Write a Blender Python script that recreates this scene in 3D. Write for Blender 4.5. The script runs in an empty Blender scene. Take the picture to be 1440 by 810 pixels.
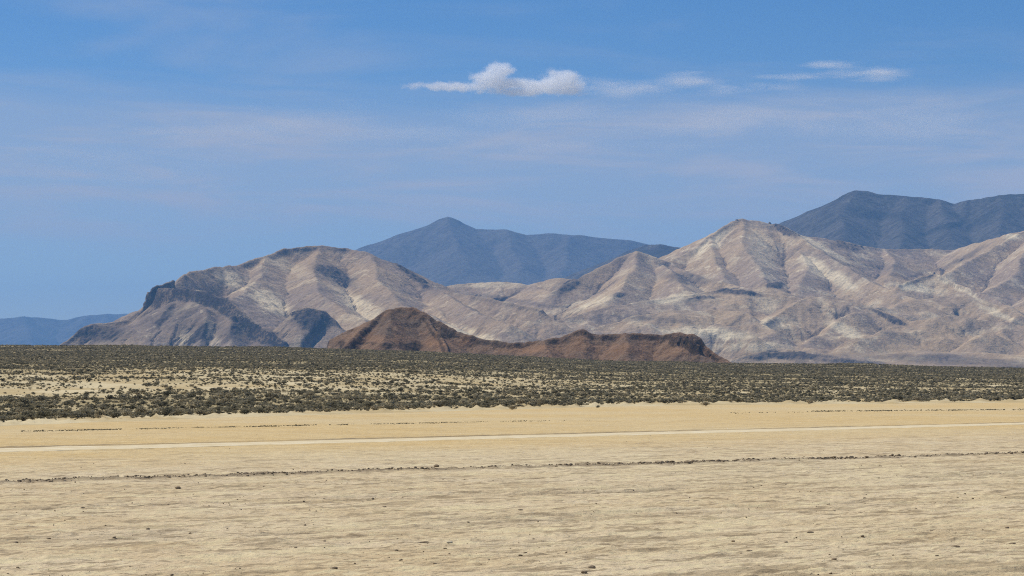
import bpy, math
import numpy as np

# ------------------------------------------------------------------ camera, world, sun, exposure
sc = bpy.context.scene
R = math.radians
F = 3387.0            # focal length in photo pixels (photo 1440 x 810)
HROW = 545.0          # row of the true horizon in the photo
CAMZ = 3.0
PITCH = math.atan((HROW - 405.0) / F)
cam_d = bpy.data.cameras.new('camera'); cam = bpy.data.objects.new('camera', cam_d)
sc.collection.objects.link(cam); sc.camera = cam
cam_d.sensor_width = 36.0; cam_d.lens = F / 1440.0 * 36.0
cam_d.clip_start = 0.5; cam_d.clip_end = 120000.0
cam.location = (0, 0, CAMZ); cam.rotation_euler = (R(90) + PITCH, 0, 0)

SUN_EL, SUN_AZ = R(56), R(-58)        # azimuth from +Y, clockwise positive (negative = left of view)
sun_vec = np.array([math.sin(SUN_AZ) * math.cos(SUN_EL), math.cos(SUN_AZ) * math.cos(SUN_EL), math.sin(SUN_EL)])

world = bpy.data.worlds.new('World'); sc.world = world; world.use_nodes = True
wn, wl = world.node_tree.nodes, world.node_tree.links
wn.clear()
def N(nodes, t, **kw):
    n = nodes.new(t)
    for k, v in kw.items():
        if k == 'ins':
            for i, val in v.items(): n.inputs[i].default_value = val
        else: setattr(n, k, v)
    return n
w_out = N(wn, 'ShaderNodeOutputWorld'); w_bg = N(wn, 'ShaderNodeBackground', ins={'Strength': 0.085})
w_sky = N(wn, 'ShaderNodeTexSky', sky_type='NISHITA', sun_disc=False, sun_elevation=SUN_EL, sun_rotation=SUN_AZ,
          altitude=1200.0, air_density=1.0, dust_density=0.25, ozone_density=2.2)
# thin high veil cloud, part of the sky: noise on the direction vector
w_tc = N(wn, 'ShaderNodeTexCoord'); w_sep = N(wn, 'ShaderNodeSeparateXYZ'); wl.new(w_tc.outputs['Generated'], w_sep.inputs[0])
def wmath(op, a, b=None, clamp=False):
    n = N(wn, 'ShaderNodeMath', operation=op, use_clamp=clamp)
    for i, v in enumerate((a, b)):
        if v is None: continue
        if isinstance(v, (int, float)): n.inputs[i].default_value = v
        else: wl.new(v, n.inputs[i])
    return n.outputs[0]
w_map = N(wn, 'ShaderNodeMapping', vector_type='POINT'); w_map.inputs['Scale'].default_value = (6.0, 6.0, 34.0)
wl.new(w_tc.outputs['Generated'], w_map.inputs[0])
w_n1 = N(wn, 'ShaderNodeTexNoise', ins={'Scale': 1.0, 'Detail': 8.0, 'Roughness': 0.55, 'Distortion': 0.4}); wl.new(w_map.outputs[0], w_n1.inputs['Vector'])
w_map2 = N(wn, 'ShaderNodeMapping', vector_type='POINT'); w_map2.inputs['Scale'].default_value = (11.0, 11.0, 75.0)
wl.new(w_tc.outputs['Generated'], w_map2.inputs[0])
w_n2 = N(wn, 'ShaderNodeTexNoise', ins={'Scale': 1.0, 'Detail': 9.0, 'Roughness': 0.6, 'Distortion': 0.6}); wl.new(w_map2.outputs[0], w_n2.inputs['Vector'])
def ramp(nodes, links, src, a, b, interp='SMOOTHSTEP'):
    n = N(nodes, 'ShaderNodeMapRange', interpolation_type=interp, clamp=True, ins={'From Min': a, 'From Max': b}) if interp != 'LINEAR' else N(nodes, 'ShaderNodeMapRange', clamp=True, ins={'From Min': a, 'From Max': b})
    links.new(src, n.inputs['Value']); return n.outputs['Result']
el = wmath('ADD', w_sep.outputs['Z'], wmath('MULTIPLY', wmath('SUBTRACT', w_n1.outputs['Fac'], 0.5), 0.035))
veil_band = wmath('MULTIPLY', ramp(wn, wl, el, 0.132, 0.104), ramp(wn, wl, el, 0.040, 0.085))
veil = wmath('MULTIPLY', veil_band, wmath('ADD', 0.46, wmath('MULTIPLY', ramp(wn, wl, w_n2.outputs['Fac'], 0.40, 0.68), 0.54)))
veil_hi = wmath('MULTIPLY', ramp(wn, wl, w_n1.outputs['Fac'], 0.47, 0.75), 0.35)      # faint cirrus higher up
veil = wmath('MAXIMUM', veil, wmath('MULTIPLY', veil_hi, ramp(wn, wl, w_sep.outputs['Z'], 0.09, 0.13)))
w_mix = N(wn, 'ShaderNodeMix', data_type='RGBA')
wl.new(veil, w_mix.inputs[0])
w_hsv = N(wn, 'ShaderNodeHueSaturation', ins={'Saturation': 1.42, 'Value': 0.98}); wl.new(w_sky.outputs[0], w_hsv.inputs['Color'])
w_tint = N(wn, 'ShaderNodeMix', data_type='RGBA', blend_type='MULTIPLY'); w_tint.inputs[0].default_value = 1.0
wl.new(w_hsv.outputs[0], w_tint.inputs[6]); w_tint.inputs[7].default_value = (0.99, 0.925, 1.05, 1)
wl.new(w_tint.outputs[2], w_mix.inputs[6])
w_mix.inputs[7].default_value = (5.5, 5.8, 6.8, 1)
wl.new(w_mix.outputs[2], w_bg.inputs['Color']); wl.new(w_bg.outputs[0], w_out.inputs['Surface'])

sun_d = bpy.data.lights.new('sun', 'SUN'); sun_d.energy = 4.4; sun_d.angle = R(0.53); sun_d.color = (1.0, 0.955, 0.88)
sun = bpy.data.objects.new('sun', sun_d); sc.collection.objects.link(sun)
sun.rotation_euler = (R(90) - SUN_EL, 0, math.pi - SUN_AZ)
sun.location = (0, 0, 50)

sc.view_settings.view_transform = 'Standard'; sc.view_settings.look = 'None'
sc.view_settings.exposure = 0.0; sc.view_settings.gamma = 1.0; sc.view_settings.use_curve_mapping = False
sc.render.engine = 'CYCLES'
cy = sc.cycles
cy.use_denoising = False
cy.max_bounces = 8; cy.diffuse_bounces = 3; cy.volume_bounces = 7; cy.transparent_max_bounces = 8
cy.use_adaptive_sampling = True; cy.adaptive_threshold = 0.01
cy.volume_max_steps = 256; cy.sample_clamp_indirect = 2.0; cy.sample_clamp_direct = 4.0
sc.render.film_transparent = False
cy.pixel_filter_type = 'BLACKMAN_HARRIS'; cy.filter_width = 1.1

COL = sc.collection
rng = np.random.default_rng(7)

# ------------------------------------------------------------------ helpers
cp, sp = math.cos(PITCH), math.sin(PITCH)
def P(px, row, Y):
    """world point at depth Y that the photo shows at pixel (px,row)"""
    u, v = (px - 720.0) / F, (405.0 - row) / F
    y, z = cp - v * sp, sp + v * cp
    s = Y / y
    return np.array([u * s, Y, CAMZ + z * s])
def pix(x, y, z):
    dz = z - CAMZ
    d = y * cp + dz * sp
    return 720.0 + F * x / d, 405.0 - F * (-y * sp + dz * cp) / d

_h = np.random.default_rng(11)
_perm = np.concatenate([_h.permutation(256)] * 3).astype(np.int32)
_ang = _h.random(256) * 2 * np.pi
_gx, _gy = np.cos(_ang), np.sin(_ang)
def perlin(x, y, seed=0):
    x = np.asarray(x, float) + seed * 17.31; y = np.asarray(y, float) - seed * 9.73
    xi = np.floor(x).astype(np.int64); yi = np.floor(y).astype(np.int64)
    xf, yf = x - xi, y - yi
    xi &= 255; yi &= 255
    u = xf * xf * xf * (xf * (xf * 6 - 15) + 10); v = yf * yf * yf * (yf * (yf * 6 - 15) + 10)
    def g(ix, iy, dx, dy):
        h = _perm[_perm[ix] + iy]
        return _gx[h] * dx + _gy[h] * dy
    a = g(xi, yi, xf, yf); b = g(xi + 1, yi, xf - 1, yf)
    c = g(xi, yi + 1, xf, yf - 1); d = g(xi + 1, yi + 1, xf - 1, yf - 1)
    return (a + u * (b - a)) * (1 - v) + (c + u * (d - c)) * v
def fbm(x, y, octaves=4, seed=0, gain=0.5):
    s = 0.0; a = 1.0; f = 1.0
    for o in range(octaves):
        s = s + a * perlin(x * f, y * f, seed + o * 3); a *= gain; f *= 2.03
    return s
def sstep(a, b, x):
    t = np.clip((x - a) / (b - a), 0, 1); return t * t * (3 - 2 * t)

def tag(o, label=None, cat=None, group=None, kind=None):
    if label: o['label'] = label
    if cat: o['category'] = cat
    if group: o['group'] = group
    if kind: o['kind'] = kind
    return o
def mesh_np(name, verts, faces, mat=None, smooth=True, attrs=None):
    me = bpy.data.meshes.new(name)
    nv, nf, k = len(verts), len(faces), faces.shape[1]
    me.vertices.add(nv); me.vertices.foreach_set('co', np.ascontiguousarray(verts, np.float32).ravel())
    me.loops.add(nf * k); me.loops.foreach_set('vertex_index', np.ascontiguousarray(faces, np.int32).ravel())
    me.polygons.add(nf); me.polygons.foreach_set('loop_start', np.arange(0, nf * k, k, dtype=np.int32))
    if smooth: me.polygons.foreach_set('use_smooth', np.ones(nf, bool))
    for an, av in (attrs or {}).items():
        a = me.attributes.new(an, 'FLOAT', 'POINT'); a.data.foreach_set('value', np.ascontiguousarray(av, np.float32).ravel())
    me.update(calc_edges=True)
    if mat: me.materials.append(mat)
    return me
def obj(name, me, parent=None):
    o = bpy.data.objects.new(name, me); COL.objects.link(o)
    if parent: o.parent = parent
    return o
def grid_faces(nr, nc):
    i = np.arange((nr - 1) * (nc - 1)); r, c = i // (nc - 1), i % (nc - 1)
    a = r * nc + c
    return np.stack([a, a + 1, a + nc + 1, a + nc], 1)

# ------------------------------------------------------------------ materials
class Mat:
    def __init__(s, name, rough=0.95):
        s.m = bpy.data.materials.new(name); s.m.use_nodes = True
        s.n, s.l = s.m.node_tree.nodes, s.m.node_tree.links
        s.b = s.n['Principled BSDF']; s.b.inputs['Roughness'].default_value = rough
        s.b.inputs['Specular IOR Level'].default_value = 0.15
        s.geo = s.n.new('ShaderNodeNewGeometry')
    def pos(s, scale):
        mp = s.n.new('ShaderNodeMapping'); mp.inputs['Scale'].default_value = scale if hasattr(scale, '__len__') else (scale,) * 3
        s.l.new(s.geo.outputs['Position'], mp.inputs[0]); return mp.outputs[0]
    def streaks(s, length, width, ang, detail=4, rough=0.55):
        mp = s.n.new('ShaderNodeMapping'); mp.inputs['Rotation'].default_value = (0, 0, -ang); s.l.new(s.geo.outputs['Position'], mp.inputs[0])
        m2 = s.n.new('ShaderNodeMapping'); m2.inputs['Scale'].default_value = (1 / length, 1 / width, 1); s.l.new(mp.outputs[0], m2.inputs[0])
        n = N(s.n, 'ShaderNodeTexNoise', ins={'Scale': 1.0, 'Detail': detail, 'Roughness': rough, 'Distortion': 0.25}); s.l.new(m2.outputs[0], n.inputs['Vector'])
        return n.outputs['Fac']
    def noise(s, scale, detail=4, rough=0.55, dist=0.0):
        n = N(s.n, 'ShaderNodeTexNoise', ins={'Scale': 1.0, 'Detail': detail, 'Roughness': rough, 'Distortion': dist})
        s.l.new(s.pos(scale), n.inputs['Vector']); return n.outputs['Fac']
    def voro(s, scale, feature='F1', out='Distance'):
        n = N(s.n, 'ShaderNodeTexVoronoi', feature=feature, ins={'Scale': 1.0}); s.l.new(s.pos(scale), n.inputs['Vector']); return n.outputs[out]
    def ramp(s, src, a, b, interp='SMOOTHSTEP'): return ramp(s.n, s.l, src, a, b, interp)
    def math(s, op, a, b=None, clamp=False):
        n = N(s.n, 'ShaderNodeMath', operation=op, use_clamp=clamp)
        for i, v in enumerate((a, b)):
            if v is None: continue
            if isinstance(v, (int, float)): n.inputs[i].default_value = v
            else: s.l.new(v, n.inputs[i])
        return n.outputs[0]
    def attr(s, name): return N(s.n, 'ShaderNodeAttribute', attribute_name=name).outputs['Fac']
    def mix(s, fac, a, b, blend='MIX'):
        n = N(s.n, 'ShaderNodeMix', data_type='RGBA', blend_type=blend)
        for i, v in ((0, fac), (6, a), (7, b)):
            if isinstance(v, (int, float)): n.inputs[i].default_value = v
            elif isinstance(v, tuple): n.inputs[i].default_value = (*v, 1)
            else: s.l.new(v, n.inputs[i])
        return n.outputs[2]
    def color(s, c):
        if isinstance(c, tuple): s.b.inputs['Base Color'].default_value = (*c, 1)
        else: s.l.new(c, s.b.inputs['Base Color'])
    def bump(s, h, dist, strength=1.0):
        n = N(s.n, 'ShaderNodeBump', ins={'Strength': strength, 'Distance': dist}); s.l.new(h, n.inputs['Height'])
        s.l.new(n.outputs[0], s.b.inputs['Normal'])

def mountain_mat(name, tan, mauve, pale, dark, sc_, bump_d, streak=0.5, sk=1.0):
    """dry rock: tan and mauve soils, pale ash banks, dark lava outcrops and painted shaded faces; sc_ = size of one unit patch in metres"""
    m = Mat(name)
    n1 = m.noise(1 / (sc_ * 6), 6, 0.6, 0.6); n2 = m.noise(1 / sc_, 8, 0.62, 0.3); n3 = m.noise(1 / (sc_ * 0.16), 6, 0.7)
    c = m.mix(m.ramp(n1, 0.38, 0.62), tan, mauve)
    c = m.mix(m.math('MULTIPLY', m.ramp(n2, 0.45, 0.72), 0.40 * sk), c, tuple(v * 0.62 for v in mauve))
    flow = m.attr('flow')
    pl = m.math('ADD', m.attr('pale'), m.math('MULTIPLY', m.ramp(m.noise(1 / (sc_ * 2.2), 7, 0.65, 1.0), 0.50, 0.66), 0.35 + 0.4 * sk))
    stk = m.attr('streak')
    c = m.mix(m.ramp(stk, 0.68, 0.20), m.mix(0.13 * sk, c, (1, .90, .72)), m.mix(0.30 * sk, c, tuple(v * 0.35 for v in mauve)))
    pl = m.math('MULTIPLY', pl, m.ramp(m.math('ADD', m.math('ADD', n2, m.math('MULTIPLY', flow, streak * .6)), m.math('MULTIPLY', stk, .5)), 0.48, 0.82), clamp=True)
    c = m.mix(pl, c, pale)
    ch = m.math('MULTIPLY', m.ramp(m.noise((1 / (sc_ * .55), 1 / (sc_ * .55), 1 / (sc_ * .3)), 6, 0.68, 1.2), 0.56, 0.66), m.ramp(m.noise(1 / (sc_ * 3.2), 3), .46, .62))
    c = m.mix(m.math('MULTIPLY', ch, 0.75), c, pale)
    c = m.mix(m.ramp(n3, 0.30, 0.75), m.mix(0.26, c, (0.03, 0.02, 0.015)), m.mix(0.07, c, (1, .92, .8)))
    n4 = m.noise(1 / (sc_ * 0.32), 5, 0.7, 0.4)
    c = m.mix(m.math('MULTIPLY', m.math('MULTIPLY', m.ramp(n4, 0.56, 0.68), m.ramp(m.noise(1 / (sc_ * 4), 3), .40, .62)), 0.6), c, tuple(v * 0.42 for v in mauve))
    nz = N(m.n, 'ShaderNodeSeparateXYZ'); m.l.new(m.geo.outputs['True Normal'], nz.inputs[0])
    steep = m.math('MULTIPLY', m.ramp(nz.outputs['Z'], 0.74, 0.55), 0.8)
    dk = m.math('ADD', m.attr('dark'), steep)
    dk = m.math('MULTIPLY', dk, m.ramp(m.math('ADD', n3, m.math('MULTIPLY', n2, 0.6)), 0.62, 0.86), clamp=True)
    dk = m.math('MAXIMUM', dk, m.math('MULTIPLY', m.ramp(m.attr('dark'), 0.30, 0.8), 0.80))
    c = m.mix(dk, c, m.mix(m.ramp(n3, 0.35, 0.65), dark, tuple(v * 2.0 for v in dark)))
    m.color(c)
    m.bump(m.math('ADD', n3, m.math('MULTIPLY', n2, 2.0)), bump_d, 0.8)
    return m.m

M_left = mountain_mat('ash_rock_dark_capped', (0.46, 0.30, 0.145), (0.315, 0.21, 0.125), (0.84, 0.66, 0.38), (0.042, 0.032, 0.026), 70, 6.0, 0.5, 0.38)
M_right = mountain_mat('pale_ash_rock', (0.53, 0.35, 0.165), (0.38, 0.255, 0.145), (0.91, 0.73, 0.43), (0.052, 0.040, 0.032), 75, 6.0, 0.6, 0.38)
M_brown = mountain_mat('red_brown_rock', (0.235, 0.115, 0.042), (0.135, 0.072, 0.031), (0.34, 0.175, 0.075), (0.034, 0.023, 0.014), 16, 2.6, 0.5, 0.45)
M_far = mountain_mat('cloud_shaded_rock', (0.048, 0.037, 0.026), (0.034, 0.028, 0.021), (0.07, 0.055, 0.038), (0.018, 0.017, 0.015), 170, 12.0, 0.4, 0.4)  # rock colour darkened to carry the cloud shadow on this mountain
M_blue = mountain_mat('distant_rock', (0.085, 0.066, 0.045), (0.065, 0.052, 0.037), (0.11, 0.088, 0.06), (0.05, 0.05, 0.05), 260, 12.0, 0.4, 0.3)

# ------------------------------------------------------------------ mountains: ridge lines + stream erosion
def ridge_field(X, Y, base, ridges, soft):
    """height from ridge polylines; each ridge = (points[(px,row,depth)], slope, cliff_height, cliff_width)"""
    out = None
    for pts, slope, cliff, cw in ridges:
        W = np.array([P(*p) for p in pts])
        bd = np.full(X.shape, 1e12); bz = np.zeros(X.shape)
        for a, b in zip(W[:-1], W[1:]):
            dx, dy = b[0] - a[0], b[1] - a[1]
            L2 = dx * dx + dy * dy + 1e-9
            t = np.clip(((X - a[0]) * dx + (Y - a[1]) * dy) / L2, 0, 1)
            d2 = (X - a[0] - t * dx) ** 2 + (Y - a[1] - t * dy) ** 2
            m = d2 < bd
            bd = np.where(m, d2, bd); bz = np.where(m, a[2] + t * (b[2] - a[2]), bz)
        d = np.sqrt(bd)
        z = bz - slope * d
        if cliff: z = z - cliff * sstep(2.0, cw, d)
        if out is None: out = z
        else:
            h = np.clip(0.5 + 0.5 * (z - out) / soft, 0, 1)
            out = out * (1 - h) + z * h + soft * h * (1 - h) * 0.5
    h = np.clip(0.5 + 0.5 * (base - out) / (soft * 1.5), 0, 1)
    return out * (1 - h) + base * h + soft * 1.5 * h * (1 - h) * 0.5

def erode(z, dx, iters, k, talus=0.75, diff=0.06):
    nr, nc = z.shape; n = nr * nc
    idx = np.arange(n).reshape(nr, nc)
    offs = [(-1, 0), (1, 0), (0, -1), (0, 1), (-1, -1), (-1, 1), (1, -1), (1, 1)]
    A = None
    for it in range(iters):
        zp = np.pad(z, 1, mode='edge')
        best = np.zeros_like(z); rec = idx.copy()
        for dr, dc in offs:
            zn = zp[1 + dr:1 + dr + nr, 1 + dc:1 + dc + nc]
            s = (z - zn) / (dx * (1.4142 if dr and dc else 1.0))
            m = s > best
            best = np.where(m, s, best)
            rr = np.clip(idx // nc + dr, 0, nr - 1) * nc + np.clip(idx % nc + dc, 0, nc - 1)
            rec = np.where(m, rr, rec)
        rec = rec.ravel(); rz = z.ravel()[rec]
        S = np.ones(n); r = rec.copy(); live = r != np.arange(n)
        r = np.where(live, r, n)
        for _ in range(11):
            S = S + np.bincount(r, weights=S, minlength=n + 1)[:n]
            rext = np.append(r, n); r = rext[r]
        A = S
        Fk = k * np.sqrt(A)
        z = ((z.ravel() + Fk * rz) / (1 + Fk)).reshape(nr, nc)
        zp = np.pad(z, 1, mode='edge')
        lap = zp[:-2, 1:-1] + zp[2:, 1:-1] + zp[1:-1, :-2] + zp[1:-1, 2:] - 4 * z
        z = z + diff * lap
    g = np.random.default_rng(nr)
    v = g.standard_normal(n)
    v = v * 0.6 + 0.8 * g.standard_normal(n // 4 + 1)[idx.ravel() // 4]
    st = v.copy()
    for _ in range(22): st = 0.87 * st[rec] + 0.13 * v        # debris colours strung out along the fall line
    st = (st - st.mean()) / (st.std() + 1e-9)
    return z, np.log(A).reshape(nr, nc), st.reshape(nr, nc)

def ell(px, row, spots):
    m = np.zeros_like(px)
    for cx, cyy, rx, ry, rot, w in spots:
        a = R(rot); dx, dy = px - cx, row - cyy
        u = (dx * math.cos(a) + dy * math.sin(a)) / rx; v = (-dx * math.sin(a) + dy * math.cos(a)) / ry
        m = np.maximum(m, w * (1 - sstep(0.35, 1.25, np.sqrt(u * u + v * v))))
    return m

def mountain(name, label, px0, px1, y0, y1, cell, base, ridges, soft, mat, iters, k, dark=(), pale=(), rough=3.0, wave=60.0, seed=1, ref=None, warp=0.55, diff=0.018, fine=1.5, foot=0.0):
    ym = 0.5 * (y0 + y1); wm = max(cell * 14, 12)
    x0, x1 = P(px0, 400, ym)[0], P(px1, 400, ym)[0]
    xs = np.arange(x0, x1, cell); ys = np.arange(y0, y1, cell)
    X, Y = np.meshgrid(xs, ys)
    wx = fbm(X / (wave * 4), Y / (wave * 4), 3, seed + 40) * wave * warp; wy = fbm(X / (wave * 4), Y / (wave * 4), 3, seed + 50) * wave * warp
    b = base(X, Y)
    z = ridge_field(X + wx * 0.6, Y + wy, b, ridges, soft)
    hi = np.clip((z - b) / (soft * 2.0), 0.05, 1)
    if foot:       # low foothill ridges wandering over the apron
        fx, fy = X + 90 * perlin(X / 260, Y / 260, seed + 31), Y + 90 * perlin(X / 260, Y / 260, seed + 32)
        rg = (1 - 2.4 * np.abs(perlin(fx / 330, fy / 420, seed + 33))) + 0.45 * (1 - 2.4 * np.abs(perlin(fx / 140, fy / 170, seed + 34)))
        z = z + foot * np.clip(rg + .15, 0, 2) * (1 - sstep(90, 260, z - b)) * sstep(7250, 7500, Y)
    z = z + hi * rough * fbm(X / wave, Y / wave, 5, seed, 0.55)
    z, fl, stk = erode(z, cell, iters, k, diff=diff)
    z = z + hi * fine * fbm(X / (cell * 5), Y / (cell * 5), 3, seed + 9, 0.6)
    # sink the outer rim so no edge shows
    ex = np.minimum(np.minimum(X - xs[0], xs[-1] - X) / (cell * 12), np.minimum(Y - ys[0], ys[-1] - Y) / (cell * 12))
    z = z - (1 - sstep(0, 1, ex)) * np.maximum(z - 2, 0) * (1.0)
    px, row = pix(X, Y, z)
    wave = wm
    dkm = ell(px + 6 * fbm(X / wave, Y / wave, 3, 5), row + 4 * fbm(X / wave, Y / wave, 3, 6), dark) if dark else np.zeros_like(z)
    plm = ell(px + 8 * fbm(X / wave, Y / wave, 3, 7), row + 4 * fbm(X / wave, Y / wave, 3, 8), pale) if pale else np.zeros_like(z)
    fln = np.clip((fl - 1.0) / 5.0, 0, 1)
    crag = 1 - 2.2 * np.abs(fbm(X / (cell * 6), Y / (cell * 9), 3, seed + 12, 0.6))      # broken rock wherever the dark mask is strong
    z = z + sstep(.3, .9, dkm) * crag * cell * 1.5
    stn = np.clip(0.5 + 0.22 * stk, 0, 1)
    me = mesh_np(name, np.stack([X, Y, z], -1).reshape(-1, 3), grid_faces(*X.shape), mat, True, {'flow': fln, 'dark': dkm, 'pale': plm, 'streak': stn})
    o = obj(name, me); tag(o, label, 'mountain', kind='structure')
    return o, X, Y, z

def build_mountains():
    # --- the big mesa-backed mountain at the left, dark lava cliffs on its left end
    R_left = [
        ([(252, 387, 7980), (270, 380, 8100), (310, 373, 8280)], 0.95, 0, 10),
        ([(318, 373, 8290), (340, 371, 8420), (372, 358, 8560), (400, 349, 8680), (450, 344, 8760),
          (490, 349, 8760), (525, 355, 8680), (550, 374, 8600), (580, 392, 8500), (612, 404, 8400), (690, 421, 8150), (760, 434, 7980)], 0.58, 8, 30),
        ([(211, 406, 7740), (219, 400, 7780), (240, 392, 7880)], 0.72, 90, 30),
        ([(197, 438, 7710), (205, 422, 7730), (212, 410, 7740)], 0.72, 55, 22),
        ([(226, 401, 7690), (250, 403, 7620), (270, 406, 7580)], 1.0, 46, 22),
        ([(262, 405, 7600), (290, 410, 7540), (315, 422, 7480), (335, 436, 7420), (365, 458, 7340), (400, 476, 7260)], 0.50, 34, 26),
        ([(262, 428, 7560), (244, 458, 7420), (230, 492, 7300)], 0.72, 0, 10),
        ([(285, 436, 7460), (285, 462, 7350), (280, 495, 7240)], 0.55, 0, 10),
        ([(325, 446, 7400), (325, 470, 7290), (330, 500, 7200)], 0.55, 0, 10),
        ([(372, 360, 8560), (365, 389, 8250), (345, 409, 8000), (325, 421, 7800)], 0.46, 0, 10),
        ([(450, 346, 8760), (440, 382, 8350), (450, 414, 8000), (480, 438, 7750), (520, 460, 7500)], 0.44, 0, 10),
        ([(525, 357, 8680), (530, 392, 8300), (560, 423, 7950), (600, 446, 7700), (640, 466, 7450)], 0.44, 0, 10),
        ([(407, 452, 7480), (414, 439, 7460), (430, 435, 7450), (455, 438, 7450), (468, 452, 7430)], 0.60, 14, 18),
        ([(612, 404, 8400), (640, 425, 8000), (680, 445, 7700), (720, 462, 7500)], 0.52, 0, 10),
        ([(40, 505, 7560), (85, 486, 7600), (110, 469, 7660), (132, 458, 7720), (165, 453, 7760), (182, 450, 7780)], 0.62, 6, 14),
    ]
    base = lambda X, Y: 88 + (Y - 7000) * 0.02 - 14 * sstep(-600, 400, X)
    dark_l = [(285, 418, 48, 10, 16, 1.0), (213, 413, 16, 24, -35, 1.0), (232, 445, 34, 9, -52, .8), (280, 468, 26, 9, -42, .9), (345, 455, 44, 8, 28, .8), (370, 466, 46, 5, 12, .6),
              (438, 451, 32, 17, 8, 1.0), (470, 386, 38, 13, 24, .85), (578, 386, 48, 7, 36, .75), (140, 470, 62, 18, 0, .75), (255, 450, 75, 34, 10, .50), (330, 470, 60, 14, 14, .5), (330, 462, 14, 12, 60, .6), (320, 425, 18, 6, 30, .7), (455, 350, 70, 4, 0, .45), (700, 424, 80, 4, 12, .4), (385, 480, 60, 6, 8, .5)]  # long flank spot below the summit's right shoulder paints its shaded side
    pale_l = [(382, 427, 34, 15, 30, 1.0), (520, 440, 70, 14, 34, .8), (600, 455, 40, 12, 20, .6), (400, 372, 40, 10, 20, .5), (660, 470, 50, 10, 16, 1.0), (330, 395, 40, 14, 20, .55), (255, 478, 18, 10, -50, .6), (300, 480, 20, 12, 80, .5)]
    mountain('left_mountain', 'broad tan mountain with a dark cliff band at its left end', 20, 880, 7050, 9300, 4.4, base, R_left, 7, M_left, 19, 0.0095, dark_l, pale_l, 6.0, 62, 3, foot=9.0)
    # --- the pale ash hills filling the right half
    R_right = [
        ([(560, 420, 9300), (620, 402, 9350), (660, 397, 9400), (712, 395, 9400), (745, 400, 9350), (800, 420, 9000), (840, 432, 8800)], 0.47, 0, 10),
        ([(745, 400, 9700), (780, 391, 9700), (815, 392, 9650), (850, 400, 9600)], 0.52, 0, 10),
        ([(893, 351, 9250), (868, 361, 9200), (840, 376, 9120), (808, 392, 9040), (775, 410, 8950)], 0.63, 0, 10),
        ([(893, 351, 9250), (920, 360, 9230), (945, 369, 9230), (975, 384, 9100), (1010, 394, 8950), (1050, 404, 8820)], 0.58, 0, 10),
        ([(893, 351, 9250), (893, 380, 8950), (870, 410, 8650), (850, 430, 8450)], 0.58, 0, 10),
        ([(935, 372, 9150), (950, 390, 8850), (960, 405, 8650)], 0.55, 0, 10),
        ([(925, 372, 9500), (960, 358, 9650), (1000, 331, 9800), (1028, 311, 9900), (1042, 307, 9930), (1075, 311, 9950), (1105, 318, 9950), (1130, 330, 9980), (1165, 335, 10050), (1200, 343, 10150),
          (1245, 349, 10300), (1295, 349, 10500), (1340, 350, 10500), (1365, 344, 10350), (1395, 335, 10250), (1420, 328, 10200), (1440, 324, 10200), (1480, 313, 10200), (1540, 306, 10250), (1640, 315, 10300)], 0.50, 4, 20),
        ([(1042, 309, 9930), (1048, 346, 9560), (1065, 379, 9250), (1085, 401, 9020)], 0.46, 0, 10),
        ([(1000, 334, 9800), (1005, 366, 9450), (1020, 392, 9150)], 0.46, 0, 10),
        ([(1095, 316, 9950), (1140, 342, 9700), (1185, 371, 9420), (1225, 394, 9180), (1262, 412, 8980), (1300, 427, 8800)], 0.50, 0, 10),
        ([(1130, 350, 9680), (1130, 379, 9350), (1125, 405, 9080)], 0.46, 0, 10),
        ([(1245, 349, 10300), (1260, 368, 9900), (1250, 385, 9600)], 0.55, 0, 10),
        ([(1440, 324, 10200), (1400, 345, 9950), (1372, 362, 9700), (1340, 378, 9450), (1310, 392, 9300)], 0.58, 0, 10),
        ([(1480, 313, 10200), (1440, 352, 9700), (1430, 380, 9350), (1400, 402, 9050), (1370, 415, 8900)], 0.58, 0, 10),
        ([(1540, 306, 10250), (1510, 350, 9600), (1480, 390, 9150), (1440, 425, 8750)], 0.58, 0, 10),
        ([(1262, 399, 9000), (1290, 389, 9080), (1313, 381, 9120), (1345, 394, 9020), (1385, 415, 8860), (1425, 440, 8640)], 0.58, 8, 16),
        ([(740, 475, 7980), (800, 456, 8100), (860, 438, 8220), (920, 424, 8330), (980, 412, 8420), (1020, 405, 8480), (1060, 407, 8480), (1110, 418, 8440), (1150, 425, 8400)], 0.47, 4, 14),
        ([(780, 480, 7700), (850, 462, 7820), (930, 447, 7900), (1000, 440, 7980), (1050, 452, 7900), (1090, 470, 7760)], 0.47, 4, 12),
        ([(1060, 470, 7800), (1100, 440, 8020), (1130, 422, 8150), (1165, 418, 8200), (1205, 428, 8160), (1245, 443, 8080), (1290, 457, 7980), (1330, 470, 7880)], 0.55, 5, 12),
        ([(1130, 485, 7700), (1180, 462, 7900), (1240, 440, 8200), (1290, 424, 8420), (1330, 417, 8520), (1370, 422, 8480), (1410, 438, 8350), (1450, 455, 8200)], 0.50, 0, 10),
        ([(1200, 490, 7640), (1270, 470, 7850), (1340, 455, 8000), (1400, 460, 7950), (1450, 470, 7900), (1520, 460, 8000)], 0.47, 0, 10),
        ([(1370, 490, 7700), (1420, 465, 7950), (1470, 445, 8150), (1540, 430, 8300)], 0.50, 0, 10),
        ([(700, 490, 7600), (650, 470, 7700), (620, 450, 7850), (600, 440, 8000)], 0.55, 0, 10),
        ([(900, 490, 7450), (960, 476, 7560), (1010, 470, 7600), (1060, 482, 7500)], 0.55, 0, 10),
        ([(1025, 508, 7240), (1055, 497, 7290), (1110, 492, 7320), (1150, 496, 7320), (1195, 504, 7280), (1230, 510, 7240)], 0.55, 5, 12),
    ]
    base_r = lambda X, Y: 62 + (Y - 7000) * 0.030 + 20 * sstep(300, -900, X)
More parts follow.
